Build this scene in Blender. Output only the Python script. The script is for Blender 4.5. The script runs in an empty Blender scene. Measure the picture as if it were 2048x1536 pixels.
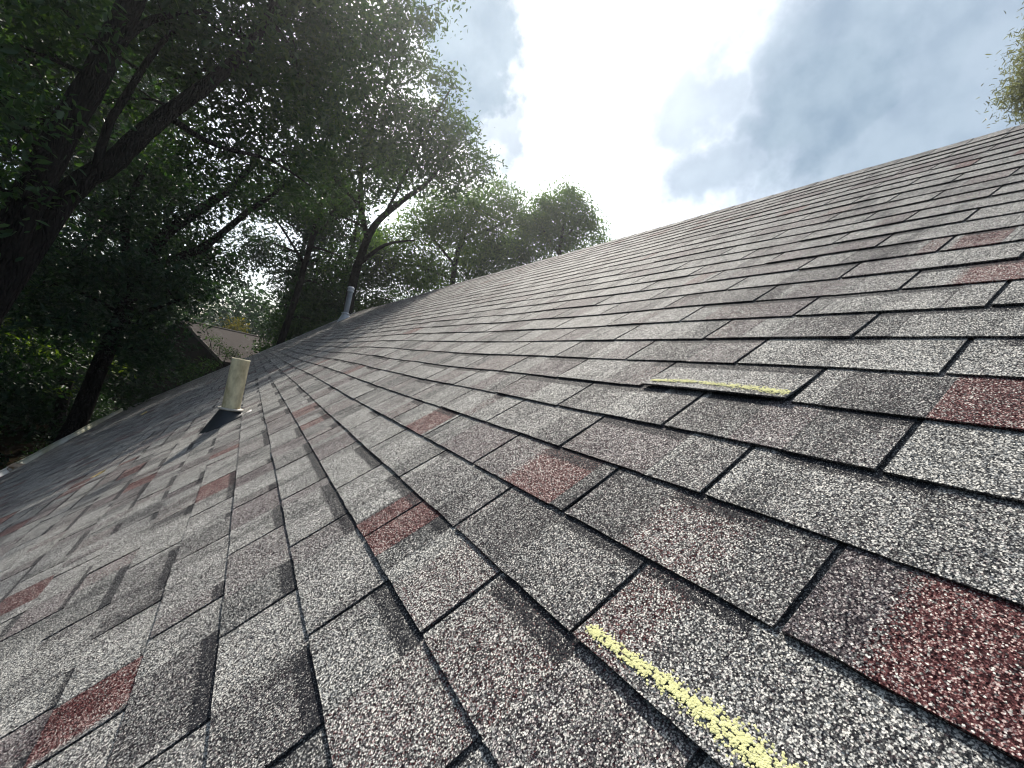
import bpy, bmesh, math, random
import numpy as np
from mathutils import Vector, Matrix

# ------------------------------------------------------------------ camera, sky, sun, exposure
sc = bpy.context.scene
col = sc.collection
PITCH = math.radians(38.0)
SP, CP = math.sin(PITCH), math.cos(PITCH)
E = 0.127                      # shingle exposure (m); tab width is 2.47 E
KC = -6.989                    # course number under the camera
cam_d = bpy.data.cameras.new('camera')
cam = bpy.data.objects.new('camera', cam_d)
col.objects.link(cam)
cam_d.sensor_width = 36.0
cam_d.lens = 873.36 / 2048 * 36
cam_d.clip_start = 0.02
cam_d.clip_end = 3000
CAM = Vector((-SP * 0.405, 0, CP * 0.405))
R_ = Vector((0.83561253, -0.51245234, 0.19784918))
U_ = Vector((-0.18180787, 0.08187181, 0.97991985))
B_ = Vector((-0.51836049, -0.85480384, -0.02475475))
cam.matrix_world = Matrix(((R_.x, U_.x, B_.x, CAM.x), (R_.y, U_.y, B_.y, CAM.y), (R_.z, U_.z, B_.z, CAM.z), (0, 0, 0, 1)))
sc.camera = cam

SUN = Vector((0.23, 0.67, 0.706)).normalized()
sun_d = bpy.data.lights.new('sun', 'SUN')
sun_d.energy = 5.0
sun_d.angle = math.radians(0.5)
sun_d.color = (1.0, 0.93, 0.83)
sun = bpy.data.objects.new('sun', sun_d)
sun.rotation_euler = SUN.to_track_quat('Z', 'Y').to_euler()
sun.location = (10, 20, 30)
col.objects.link(sun)

sc.view_settings.view_transform = 'Standard'
sc.view_settings.look = 'None'
sc.view_settings.gamma = 1.0
sc.view_settings.use_curve_mapping = False
sc.view_settings.exposure = 0.22
sc.render.engine = 'CYCLES'
sc.cycles.max_bounces = 6
sc.cycles.diffuse_bounces = 3
sc.cycles.glossy_bounces = 2
sc.cycles.transmission_bounces = 4
sc.cycles.caustics_reflective = False
sc.cycles.caustics_refractive = False
sc.cycles.use_adaptive_sampling = True
sc.cycles.adaptive_threshold = 0.02
sc.cycles.filter_width = 1.2

world = bpy.data.worlds.new('World')
sc.world = world
world.use_nodes = True
W = world.node_tree
W.nodes.clear()


class NT:
    """tiny node helper"""
    def __init__(s, tree):
        s.t = tree

    def n(s, kind, ins=None, **props):
        nd = s.t.nodes.new(kind)
        for k, v in props.items():
            setattr(nd, k, v)
        for k, v in (ins or {}).items():
            sock = nd.inputs[k]
            if isinstance(v, bpy.types.NodeSocket):
                s.t.links.new(v, sock)
            else:
                sock.default_value = v
        return nd

    def math(s, op, a, b=0.0, clamp=False):
        return s.n('ShaderNodeMath', {0: a, 1: b}, operation=op, use_clamp=clamp).outputs[0]

    def vmath(s, op, a, b=(0, 0, 0), scale=None):
        ins = {0: a, 1: b}
        if scale is not None:
            ins['Scale'] = scale
        nd = s.n('ShaderNodeVectorMath', ins, operation=op)
        return nd.outputs['Value'] if op in ('DISTANCE', 'DOT_PRODUCT', 'LENGTH') else nd.outputs['Vector']

    def mix(s, f, a, b, blend='MIX'):
        nd = s.n('ShaderNodeMix', data_type='RGBA', blend_type=blend)
        for k, v in ((0, f), (6, a), (7, b)):
            if isinstance(v, bpy.types.NodeSocket):
                s.t.links.new(v, nd.inputs[k])
            else:
                nd.inputs[k].default_value = v
        return nd.outputs[2]

    def smooth(s, v, a, b, c=0.0, d=1.0):
        return s.n('ShaderNodeMapRange', {0: v, 1: a, 2: b, 3: c, 4: d}, interpolation_type='SMOOTHSTEP').outputs[0]

    def ramp(s, f, stops, interp='LINEAR'):
        nd = s.n('ShaderNodeValToRGB', {0: f})
        r = nd.color_ramp
        r.interpolation = interp
        while len(r.elements) < len(stops):
            r.elements.new(0.5)
        for el, (p, c) in zip(r.elements, stops):
            el.position = p
            el.color = c if len(c) == 4 else (*c, 1)
        return nd.outputs[0]


w = NT(W)
sky = w.n('ShaderNodeTexSky', sky_type='NISHITA', sun_disc=False, sun_elevation=math.asin(SUN.z),
          sun_rotation=math.atan2(SUN.x, SUN.y), altitude=50, air_density=1.0, dust_density=1.5, ozone_density=1.0)
dirv = w.vmath('NORMALIZE', w.n('ShaderNodeTexCoord').outputs['Generated'])
nz1 = w.n('ShaderNodeTexNoise', {'Vector': dirv, 'Scale': 3.2, 'Detail': 6.0, 'Roughness': 0.55})
warp = w.vmath('SCALE', w.vmath('SUBTRACT', nz1.outputs['Color'], (0.5, 0.5, 0.5)), scale=0.30)
nz2 = w.n('ShaderNodeTexNoise', {'Vector': dirv, 'Scale': 11.0, 'Detail': 5.0, 'Roughness': 0.55})
warp2 = w.vmath('SCALE', w.vmath('SUBTRACT', nz2.outputs['Color'], (0.5, 0.5, 0.5)), scale=0.13)
dw = w.vmath('ADD', w.vmath('ADD', dirv, warp), warp2)
CLOUDS = [  # thick grey clouds: direction, angular radius, opacity
    ((0.200, 0.756, 0.618), 0.13, 1.0), ((0.25, 0.774, 0.58), 0.125, 1.0), ((0.305, 0.793, 0.53), 0.10, 0.9),
    ((0.599, 0.542, 0.589), 0.12, 0.8), ((0.674, 0.535, 0.509), 0.10, 0.85), ((0.545, 0.50, 0.66), 0.10, 0.45),
    ((0.683, 0.41, 0.606), 0.16, 0.95), ((0.704, 0.43, 0.56), 0.15, 1.0), ((0.777, 0.334, 0.533), 0.17, 0.9),
    ((0.695, 0.323, 0.642), 0.18, 0.9), ((0.79, 0.20, 0.579), 0.22, 0.8), ((0.80, 0.385, 0.46), 0.12, 0.75)]
mask = None
for d, r, o in CLOUDS:
    m = w.smooth(w.vmath('DISTANCE', dw, d), r * 1.32, r * 0.45, 0.0, o)
    mask = m if mask is None else w.math('MAXIMUM', mask, m)
# the rest of the sky: broken cloud from the same noise, away from the clouds listed above
nz3 = w.n('ShaderNodeTexNoise', {'Vector': dirv, 'Scale': 2.3, 'Detail': 7.0, 'Roughness': 0.55})
away = w.smooth(w.vmath('DISTANCE', dirv, (0.52, 0.60, 0.60)), 0.55, 0.95)
gen = w.math('MULTIPLY', w.smooth(nz3.outputs[0], 0.47, 0.62), away)
mask = w.math('MAXIMUM', mask, w.math('MULTIPLY', gen, 0.75))
# bright thin cloud around the sun
ang = w.math('ARCCOSINE', w.math('MINIMUM', w.vmath('DOT_PRODUCT', dirv, tuple(SUN)), 0.99999))
ga = w.math('DIVIDE', ang, 0.62)
glow = w.math('POWER', 2.718, w.math('MULTIPLY', w.math('MULTIPLY', ga, ga), -1.0))
base = w.vmath('ADD', sky.outputs[0], w.vmath('SCALE', (1.0, 1.0, 0.97), scale=w.math('MULTIPLY', glow, 19.0)))
thin = w.smooth(nz3.outputs[0], 0.45, 0.62, 0.0, 0.5)
base = w.mix(thin, base, (4.4, 5.1, 5.8, 1), 'LIGHTEN')
grey = w.mix(w.smooth(nz2.outputs[0], 0.3, 0.7), (2.6, 3.6, 4.8, 1), (3.9, 5.0, 6.1, 1))
grey = w.vmath('ADD', grey, w.vmath('SCALE', (1.0, 1.0, 0.98), scale=w.math('MULTIPLY', w.math('POWER', glow, 3.0), 0.15)))
skyc = w.mix(mask, base, grey)
bg = w.n('ShaderNodeBackground', {'Color': skyc, 'Strength': 0.1})
W.links.new(bg.outputs[0], w.n('ShaderNodeOutputWorld').inputs[0])

# ------------------------------------------------------------------ helpers
rng = np.random.default_rng(7)


def new_mat(name):
    m = bpy.data.materials.new(name)
    m.use_nodes = True
    m.node_tree.nodes.clear()
    return m, NT(m.node_tree)


def out(t, sh):
    t.t.links.new(sh, t.n('ShaderNodeOutputMaterial').inputs[0])


def link(name, me, mat=None, parent=None, loc=None, rot=None):
    o = bpy.data.objects.new(name, me)
    col.objects.link(o)
    if mat is not None and me is not None and len(me.materials) == 0:
        me.materials.append(mat)
    if parent is not None:
        o.parent = parent
    if loc is not None:
        o.location = loc
    if rot is not None:
        o.rotation_euler = rot
    return o


def tag(o, label=None, cat=None, group=None, kind=None):
    for k, v in (('label', label), ('category', cat), ('group', group), ('kind', kind)):
        if v:
            o[k] = v
    return o


def mesh(name, verts, faces, smooth=False, cols=None):
    me = bpy.data.meshes.new(name)
    me.from_pydata([tuple(v) for v in verts], [], faces)
    if smooth:
        me.polygons.foreach_set('use_smooth', np.ones(len(me.polygons), dtype=bool))
    if cols is not None:
        a = me.color_attributes.new('tone', 'FLOAT_COLOR', 'POINT')
        a.data.foreach_set('color', np.asarray(cols, dtype=np.float32).ravel())
    me.update()
    return me


class MB:
    def __init__(s):
        s.v = []
        s.f = []
        s.c = []

    def add(s, v, f, c=None):
        o = len(s.v)
        s.v += [tuple(q) for q in v]
        s.f += [tuple(i + o for i in q) for q in f]
        if c is not None:
            s.c += list(c)
        return s

    def box(s, a, b):
        (x0, y0, z0), (x1, y1, z1) = a, b
        return s.add([(x0, y0, z0), (x1, y0, z0), (x1, y1, z0), (x0, y1, z0), (x0, y0, z1), (x1, y0, z1), (x1, y1, z1), (x0, y1, z1)],
                     [(0, 3, 2, 1), (4, 5, 6, 7), (0, 1, 5, 4), (1, 2, 6, 5), (2, 3, 7, 6), (3, 0, 4, 7)])

    def tube(s, pts, radii, sides=8, caps=True, rough=0.0, wob=None):
        pts = [np.array(p, float) for p in pts]
        n = len(pts)
        rings = []
        ref = np.array([0.3, 0.9, 0.2])
        for i in range(n):
            t = pts[min(i + 1, n - 1)] - pts[max(i - 1, 0)]
            t = t / (np.linalg.norm(t) + 1e-9)
            a = np.cross(t, ref)
            if np.linalg.norm(a) < 1e-3:
                a = np.cross(t, [1, 0, 0])
            a /= np.linalg.norm(a)
            b = np.cross(t, a)
            ring = []
            for j in range(sides):
                th = 2 * math.pi * j / sides
                r = radii[i] * (1 + (rough * (rng.random() - 0.5) if rough else 0))
                ring.append(pts[i] + r * (math.cos(th) * a + math.sin(th) * b))
            rings.append(ring)
        v = [q for r in rings for q in r]
        f = [(i * sides + j, i * sides + (j + 1) % sides, (i + 1) * sides + (j + 1) % sides, (i + 1) * sides + j) for i in range(n - 1) for j in range(sides)]
        if caps:
            f.append(tuple(range(sides))[::-1])
            f.append(tuple((n - 1) * sides + j for j in range(sides)))
        return s.add(v, f)

    def me(s, name, smooth=False):
        return mesh(name, s.v, s.f, smooth, s.c if s.c else None)

    def obj(s, name, mat, parent=None, smooth=False, loc=None):
        return link(name, s.me(name, smooth), mat, parent, loc)


def empty(name, loc, label=None, cat=None, group=None):
    o = bpy.data.objects.new(name, None)
    o.empty_display_size = 0.3
    o.location = loc
    col.objects.link(o)
    return tag(o, label, cat, group)


def catmull(pts, sub=4):
    P = [np.array(p, float) for p in pts]
    P = [2 * P[0] - P[1]] + P + [2 * P[-1] - P[-2]]
    o = []
    for i in range(1, len(P) - 2):
        for k in range(sub):
            t = k / sub
            o.append(0.5 * ((2 * P[i]) + (-P[i - 1] + P[i + 1]) * t + (2 * P[i - 1] - 5 * P[i] + 4 * P[i + 1] - P[i + 2]) * t * t + (-P[i - 1] + 3 * P[i] - 3 * P[i + 1] + P[i + 2]) * t ** 3))
    o.append(P[-2])
    return o

# ------------------------------------------------------------------ materials


def granule_material():
    m, t = new_mat('shingle_granules')
    pos = t.n('ShaderNodeNewGeometry').outputs['Position']
    nrm = t.n('ShaderNodeNewGeometry').outputs['Normal']
    att = t.n('ShaderNodeAttribute', attribute_name='tone')
    tone = t.n('ShaderNodeSeparateColor', {0: att.outputs['Color']})
    red, dark, mauve = tone.outputs[0], tone.outputs[1], tone.outputs[2]
    band = t.math('SUBTRACT', 1.0, att.outputs['Alpha'])   # shadow-line print: dark granules
    big = t.n('ShaderNodeTexNoise', {'Vector': pos, 'Scale': 9.0, 'Detail': 4.0, 'Roughness': 0.6})
    wear = t.n('ShaderNodeTexNoise', {'Vector': pos, 'Scale': 55.0, 'Detail': 3.0, 'Roughness': 0.6})
    vo = t.n('ShaderNodeTexVoronoi', {'Vector': pos, 'Scale': 640.0, 'Randomness': 1.0}, voronoi_dimensions='3D', feature='F1')
    vo2 = t.n('ShaderNodeTexVoronoi', {'Vector': t.vmath('ADD', pos, (3.1, 1.7, 0.4)), 'Scale': 1050.0}, voronoi_dimensions='3D', feature='F1')
    c1 = t.n('ShaderNodeSeparateColor', {0: vo.outputs['Color']})
    c2 = t.n('ShaderNodeSeparateColor', {0: vo2.outputs['Color']})
    # granule brightness
    v = t.math('ADD', t.math('MULTIPLY', c1.outputs[0], 0.66), t.math('MULTIPLY', c2.outputs[0], 0.34))
    v = t.math('ADD', v, t.math('MULTIPLY', t.math('SUBTRACT', big.outputs[0], 0.5), 0.30))
    v = t.math('ADD', v, t.math('MULTIPLY', t.math('SUBTRACT', wear.outputs[0], 0.5), 0.22))
    gap = t.smooth(vo.outputs['Distance'], 0.42, 0.80)
    v = t.math('SUBTRACT', v, t.math('MULTIPLY', gap, 0.26))
    # stains and wash marks that run down the slope
    sx = t.n('ShaderNodeCombineXYZ', {0: t.math('MULTIPLY', t.vmath('DOT_PRODUCT', pos, (CP, 0, SP)), 3.2), 1: t.math('MULTIPLY', t.n('ShaderNodeSeparateXYZ', {0: pos}).outputs[1], 11.0), 2: 0.0}).outputs[0]
    run = t.n('ShaderNodeTexNoise', {'Vector': sx, 'Scale': 1.0, 'Detail': 5.0, 'Roughness': 0.62, 'Distortion': 0.4})
    v = t.math('SUBTRACT', v, t.math('MULTIPLY', t.smooth(run.outputs[0], 0.50, 0.72), 0.17))
    v = t.math('ADD', v, 0.035)
    v = t.math('SUBTRACT', v, t.math('MULTIPLY', dark, 0.27))
    v = t.math('SUBTRACT', v, t.math('MULTIPLY', mauve, 0.06))
    grey = t.ramp(v, [(0.0, (0.024, 0.025, 0.028)), (0.28, (0.06, 0.06, 0.062)), (0.45, (0.16, 0.163, 0.158)), (0.60, (0.41, 0.405, 0.385)), (0.82, (0.67, 0.66, 0.615))])
    mau = t.ramp(v, [(0.0, (0.02, 0.015, 0.02)), (0.34, (0.07, 0.055, 0.06)), (0.55, (0.20, 0.175, 0.175)), (0.85, (0.54, 0.50, 0.49))])
    rd = t.ramp(v, [(0.0, (0.018, 0.007, 0.008)), (0.30, (0.062, 0.018, 0.020)), (0.52, (0.13, 0.042, 0.042)), (0.66, (0.26, 0.15, 0.14)), (0.82, (0.5, 0.43, 0.40))])
    pick_r = t.math('LESS_THAN', c1.outputs[1], t.math('MULTIPLY', red, 0.86))
    pick_m = t.math('LESS_THAN', c1.outputs[2], mauve)
    c = t.mix(pick_m, grey, mau)
    c = t.mix(pick_r, c, rd)
    pick_b = t.math('LESS_THAN', c2.outputs[1], t.math('MULTIPLY', band, 0.9))
    c = t.mix(pick_b, c, (0.022, 0.023, 0.028, 1))
    # every granule is tilted its own way
    tilt = t.vmath('SUBTRACT', vo.outputs['Color'], (0.5, 0.5, 0.5))
    tilt2 = t.vmath('SUBTRACT', vo2.outputs['Color'], (0.5, 0.5, 0.5))
    nn = t.vmath('ADD', nrm, t.vmath('ADD', t.vmath('SCALE', tilt, scale=0.85), t.vmath('SCALE', tilt2, scale=0.45)))
    nn = t.vmath('NORMALIZE', nn)
    p = t.n('ShaderNodeBsdfPrincipled', {'Base Color': c, 'Roughness': 0.75, 'Specular IOR Level': 0.12, 'Normal': nn})
    out(t, p.outputs[0])
    return m


def bark_material(name, a, b, scale=9.0):
    m, t = new_mat(name)
    co = t.n('ShaderNodeNewGeometry').outputs['Position']
    st = t.vmath('MULTIPLY', co, (1.0, 1.0, 0.22))
    vo = t.n('ShaderNodeTexVoronoi', {'Vector': st, 'Scale': scale * 2.2}, feature='DISTANCE_TO_EDGE')
    nz = t.n('ShaderNodeTexNoise', {'Vector': st, 'Scale': scale, 'Detail': 7.0, 'Roughness': 0.65})
    h = t.math('ADD', t.smooth(vo.outputs['Distance'], 0.0, 0.25), t.math('MULTIPLY', nz.outputs[0], 0.8))
    c = t.ramp(nz.outputs[0], [(0.3, a), (0.7, b)])
    bp = t.n('ShaderNodeBump', {'Height': h, 'Strength': 0.9, 'Distance': 0.03})
    out(t, t.n('ShaderNodeBsdfPrincipled', {'Base Color': c, 'Roughness': 0.9, 'Specular IOR Level': 0.1, 'Normal': bp.outputs[0]}).outputs[0])
    return m


def leaf_material(name, dark, mid, light, trans=0.3):
    m, t = new_mat(name)
    at = t.n('ShaderNodeSeparateColor', {0: t.n('ShaderNodeAttribute', attribute_name='tone').outputs['Color']})
    c = t.ramp(at.outputs[0], [(0.0, dark), (0.55, mid), (1.0, light)])
    pb = t.n('ShaderNodeBsdfPrincipled', {'Base Color': c, 'Roughness': 0.5, 'Specular IOR Level': 0.35})
    tc = t.mix(1.0, c, (1.25, 1.35, 0.45, 1), 'MULTIPLY')
    tr = t.n('ShaderNodeBsdfTranslucent', {'Color': tc})
    out(t, t.n('ShaderNodeMixShader', {0: trans, 1: pb.outputs[0], 2: tr.outputs[0]}).outputs[0])
    return m


def plain(name, c, rough=0.6, metal=0.0, noise=0.0, scale=12.0, c2=None, bump=0.0, stretch=(1, 1, 1)):
    m, t = new_mat(name)
    cc = (*c, 1)
    ins = {'Base Color': cc, 'Roughness': rough, 'Metallic': metal, 'Specular IOR Level': 0.5 if rough < 0.6 else 0.1}
    if noise or c2:
        co = t.vmath('MULTIPLY', t.n('ShaderNodeNewGeometry').outputs['Position'], stretch)
        nz = t.n('ShaderNodeTexNoise', {'Vector': co, 'Scale': scale, 'Detail': 7.0, 'Roughness': 0.62})
        e = c2 if c2 else tuple(x * (1 - noise) for x in c)
        ins['Base Color'] = t.ramp(nz.outputs[0], [(0.34, e), (0.62, c)])
        if bump:
            ins['Normal'] = t.n('ShaderNodeBump', {'Height': nz.outputs[0], 'Strength': bump, 'Distance': 0.01}).outputs[0]
    out(t, t.n('ShaderNodeBsdfPrincipled', ins).outputs[0])
    return m


GRAN = granule_material()
BARK = bark_material('bark', (0.008, 0.0065, 0.006), (0.026, 0.021, 0.018))
BARK2 = bark_material('thin_bark', (0.010, 0.008, 0.007), (0.03, 0.025, 0.021), 16)
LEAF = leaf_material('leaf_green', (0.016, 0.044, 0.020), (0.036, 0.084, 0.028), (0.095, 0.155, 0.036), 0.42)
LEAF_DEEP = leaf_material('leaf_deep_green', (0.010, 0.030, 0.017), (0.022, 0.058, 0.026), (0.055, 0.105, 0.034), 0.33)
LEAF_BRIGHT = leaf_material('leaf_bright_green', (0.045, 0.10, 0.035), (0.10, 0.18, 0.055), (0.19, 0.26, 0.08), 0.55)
LEAF_OLIVE_GLINT = leaf_material('leaf_olive_glint', (0.12, 0.125, 0.10), (0.27, 0.27, 0.22), (0.50, 0.50, 0.45), 0.25)  # olive leaf; pale end of the ramp paints in the leaf highlights
LEAF_SUN_PAINT = leaf_material('leaf_sunlit_paint', (0.06, 0.11, 0.02), (0.12, 0.19, 0.03), (0.2, 0.27, 0.05), 0.45)  # sun patches in the woods, put into the leaf colour
LEAF_GOLD = leaf_material('leaf_golden', (0.10, 0.10, 0.02), (0.24, 0.19, 0.03), (0.40, 0.31, 0.06), 0.4)

# ------------------------------------------------------------------ ground
def ground_material():
    m, t = new_mat('forest_floor')
    pos = t.n('ShaderNodeNewGeometry').outputs['Position']
    a = t.n('ShaderNodeTexNoise', {'Vector': pos, 'Scale': 0.7, 'Detail': 8.0, 'Roughness': 0.65})
    b = t.n('ShaderNodeTexVoronoi', {'Vector': pos, 'Scale': 14.0})
    c = t.ramp(a.outputs[0], [(0.3, (0.010, 0.008, 0.006)), (0.55, (0.022, 0.017, 0.011)), (0.75, (0.015, 0.022, 0.009))])
    c = t.mix(0.35, c, b.outputs['Color'], 'MULTIPLY')
    bp = t.n('ShaderNodeBump', {'Height': b.outputs['Distance'], 'Strength': 0.6, 'Distance': 0.05})
    out(t, t.n('ShaderNodeBsdfPrincipled', {'Base Color': c, 'Roughness': 0.95, 'Specular IOR Level': 0.0, 'Normal': bp.outputs[0]}).outputs[0])
    return m


GZ = -4.9
n = 60
xs = np.concatenate([-np.geomspace(300, 3, n // 2), [0], np.geomspace(3, 300, n // 2)])
gv = []
for y in xs:
    for x in xs:
        d = math.hypot(x + 1, y - 6)
        z = GZ + 0.25 * math.sin(x * 0.31 + 1) * math.cos(y * 0.27) * min(1, max(0, (d - 8) / 10))
        gv.append((x, y + 8, z))
N = len(xs)
gf = [(j * N + i, j * N + i + 1, (j + 1) * N + i + 1, (j + 1) * N + i) for j in range(N - 1) for i in range(N - 1)]
tag(link('ground', mesh('ground', gv, gf, True), ground_material()), kind='structure')

# ------------------------------------------------------------------ house with the shingled roof
EAVE, RIDGE = -34.5, 19.0            # in courses
U0, U1 = -40.0, 125.0                # along the ridge, in exposures
house = empty('house', (0, 6, GZ), 'long house whose grey three-tab shingle roof with reddish patches fills the lower photo', 'house')


def H(u, v):
    """uneven roof deck, metres; u, v in metres along and up the roof"""
    return (0.0038 * math.sin(u * 2.1 + 0.7 * v) * math.sin(v * 1.7 + 0.4) + 0.0018 * math.sin(u * 7.3 + 1.3) * math.cos(v * 5.1)
            + 0.016 * math.sin(u * 0.83 - 1.0) * math.cos(v * 0.55 + 0.3) * min(1.0, max(0.0, (u - 1.5) / 4)))


def vm(k):
    return (k - KC) * E


# roof frame: local x = up the slope, y = along the ridge, z = out of the roof
dv, du = [], []
vs = np.linspace(vm(EAVE), vm(RIDGE), 80)
us = np.linspace(U0 * E, U1 * E, 190)
for v in vs:
    for u in us:
        dv.append((v, u, H(u, v) - 0.0022))
M_ = len(us)
df = [(j * M_ + i, (j + 1) * M_ + i, (j + 1) * M_ + i + 1, j * M_ + i + 1) for j in range(len(vs) - 1) for i in range(M_ - 1)]
df = [f[::-1] for f in df]
roof = link('roof', mesh('roof', dv, df, True, [(0, 1.0, 0, 1)] * len(dv)), GRAN, house, (0, -6, -GZ), (0, -PITCH, 0))
roof['label'] = 'grey asphalt shingle slope with dark slots between the tabs'

# --- shingle tabs -------------------------------------------------------------
prng = random.Random(11)
TAB = 2.47
SLOT = 0.062                          # 8 mm slot
RED = [(-5, 4.31, 5.48, 1), (-7, 5.7, 6.9, 1), (-5, 9.12, 10.27, 1), (-7, 18.12, 19.6, .9), (-7, 15.5, 16.4, .9), (-11, 6.3, 7.25, 1),
       (-14, 12.8, 13.95, 1), (-10, 13.48, 14.87, 1), (-10, 18.13, 18.83, 1), (-14, 23.47, 25.28, 1), (-13, 19.87, 21.17, 1), (-17, 28, 29.2, 1),
       (-20, 27.4, 29.3, 1), (-18, 23.3, 24.8, 1), (-5, -0.6, 1.06, 1), (-2, -0.4, 1.62, .95), (2, 1.0, 2.46, .9), (4, 2.33, 3.06, .8), (4, 3.14, 3.5, .55),
       (-6, 2.15, 2.69, .4), (-5, 2.17, 3.1, .32), (10, 6.96, 7.75, .5), (4, 8.34, 8.9, .6), (-8, 2.68, 3.9, .18), (-7, 3.93, 4.9, .2), (-7, 2.6, 3.88, .25)]
DARK = [(-6, 4.0, 5.1, .5), (-5, 3.1, 3.9, .55), (-4, 5.3, 6.1, .5), (-3, 1.65, 2.5, .35), (-3, 3.3, 4.0, .6), (-3, 4.1, 4.7, .5), (-6, 5.2, 5.9, .3), (0, 3.0, 4.2, .5),
        (3, 4.4, 5.6, .45), (-1, 5.2, 6.3, .6), (-4, 2.8, 3.5, .25), (-9, 3.9, 5.0, .45), (-10, 5.1, 6.6, .6), (2, 5.2, 6.2, .6), (4, 3.6, 4.8, .6)]


def slots_of(k):
    r = random.Random(1000 + k)
    ph = 2.64 + 0.045 * (k + 8) + (1.25 if k % 2 else 0.0)
    n0 = math.floor((U0 - ph) / TAB)
    n1 = math.ceil((U1 - ph) / TAB)
    s = [ph + TAB * i + r.uniform(-0.02, 0.02) for i in range(n0, n1 + 1)]
    s = [q for q in s if U0 + 0.3 < q < U1 - 0.3]
    return [U0] + s + [U1]


def tone_zones(k, a, b):
    """colour drops along one tab: list of (u0, u1, red, dark, mauve)"""
    z = []
    u = a
    while u < b - 0.05:
        ln = prng.choice([0.45, 0.7, 0.95, 1.3, 1.8]) * prng.uniform(0.8, 1.2)
        e = min(b, u + ln)
        if b - e < 0.2:
            e = b
        q = prng.random()
        if q < 0.58:
            t = (0.0, prng.uniform(0, 0.12), prng.uniform(0, 0.2))
        elif q < 0.76:
            t = (0.0, prng.uniform(0.3, 0.62), prng.uniform(0, 0.3))
        elif q < 0.92:
            t = (prng.uniform(0, 0.06), prng.uniform(0.0, 0.25), prng.uniform(0.4, 0.9))
        elif q < 0.965:
            t = (prng.uniform(0.1, 0.25), prng.uniform(0, 0.2), 0.5)
        else:
            t = (0.85 if (u > 22 or k > 8) else 0.12, 0.1, 0.3)
        z.append([u, e, *t])
        u = e
    for lst, which in ((RED, 2), (DARK, 3)):
        for kk, r0, r1, s in lst:
            if kk != k or r1 <= a or r0 >= b:
                continue
            r0, r1 = max(a, r0), min(b, r1)
            nz = []
            for q in z:
                if q[1] <= r0 or q[0] >= r1:
                    nz.append(q)
                    continue
                if q[0] < r0 - 0.02:
                    nz.append([q[0], r0, *q[2:]])
                if q[1] > r1 + 0.02:
                    nz.append([r1, q[1], *q[2:]])
            nz.append([r0, r1, s, 0.05, 0.3] if which == 2 else [r0, r1, 0.0, s, 0.3])
            z = sorted(nz)
    return z


LIFTED = {(-6, 0): 0.011, (-2, 1): 0.016}


def tab_mesh(k, a, b, lift=0.0):
    """one tab between two slots, in roof coordinates (metres)"""
    a2, b2 = a + (SLOT / 2 if a > U0 + 0.01 else 0), b - (SLOT / 2 if b < U1 - 0.01 else 0)
    zs = tone_zones(k, a2, b2)
    colsu = []
    for i, q in enumerate(zs):
        w_ = min(0.085, (q[1] - q[0]) * 0.3)
        colsu.append((q[0] + (w_ if i else 0), q[2:], i))
        colsu.append((q[1] - (w_ if i < len(zs) - 1 else 0), q[2:], i))
        if i < len(zs) - 1 and prng.random() < 0.6:
            lw = prng.uniform(0.006, 0.013)
            ds = prng.uniform(0.75, 1.0)
            nx = zs[i + 1][2:]
            colsu += [(q[1] - lw * 1.3, q[2:], i), (q[1] - lw, (0.0, ds, 0.2), -1), (q[1] + lw, (0.0, ds, 0.2), -1), (q[1] + lw * 1.3, nx, i + 1)]
    band = [prng.random() < (0.42 if k < -6 else 0.34) for _ in zs] + [False]
    bd = prng.uniform(0.19, 0.29) if k < -6 else prng.uniform(0.17, 0.26)
    th = 0.0044 + prng.uniform(-0.0006, 0.0012)
    skew = prng.uniform(-0.012, 0.012)
    l0, l1 = lift + max(0, prng.gauss(0.0004, 0.0007)), lift + max(0, prng.gauss(0.0004, 0.0007))
    rows = [(0.0, 1.0), (0.5, None), (1 - bd, None), (1 - bd + 0.05, None), (1.07, 0.0)]
    V, C = [], []
    nr = len(rows)
    for u, tn, zi in colsu:
        f = (u - a2) / max(1e-6, b2 - a2)
        ll = l0 * (1 - f) + l1 * f
        wob = prng.uniform(-0.010, 0.010) + skew * (f - 0.5)
        for ri, (rv, _) in enumerate(rows):
            v = vm(k + rv + (wob if ri == 0 else 0))
            g = max(0.0, 1 - rv / 1.07)
            h = H(u * E, vm(k + rv)) + (th - 0.0004) * g + 0.0004 + ll * (g ** 2.2)
            V.append((v, u * E, h))
            red, dark, mau = tn
            al = 1.0
            if band[zi] and ri >= 3:
                al = 0.12
            C.append((red, dark, mau, al))
    nc = len(colsu)
    F = []
    for c in range(nc - 1):
        for r in range(nr - 1):
            i, j = c * nr + r, (c + 1) * nr + r
            F.append((i, i + 1, j + 1, j))
    F = [f[::-1] for f in F]
    # butt edge and slot sides
    base = len(V)
    for c in range(nc):
        x, y, z = V[c * nr]
        V.append((x + 0.0008, y, max(z - th, H(y, x) - 0.001 + (z - th - H(y, x)) * 0.8)))
        C.append((C[c * nr][0] * 0.5, 0.85, 0.2, 1))
    for c in range(nc - 1):
        F.append((c * nr, (c + 1) * nr, base + c + 1, base + c))
    for c, s in ((0, 1), (nc - 1, -1)):
        x, y, z = V[c * nr + 2]
        b0 = len(V)
        V.append((x, y, z - 0.003))
        C.append((0, 0.85, 0.2, 1))
        x, y, z = V[c * nr + 4]
        V.append((x, y, z - 0.0025))
        C.append((0, 0.85, 0.2, 1))
        q = (base + c, c * nr, c * nr + 1, c * nr + 2, b0)
        q2 = (b0, c * nr + 2, c * nr + 3, c * nr + 4, b0 + 1)
        F += [q, q2] if s > 0 else [q[::-1], q2[::-1]]
    return V, F, C


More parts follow.
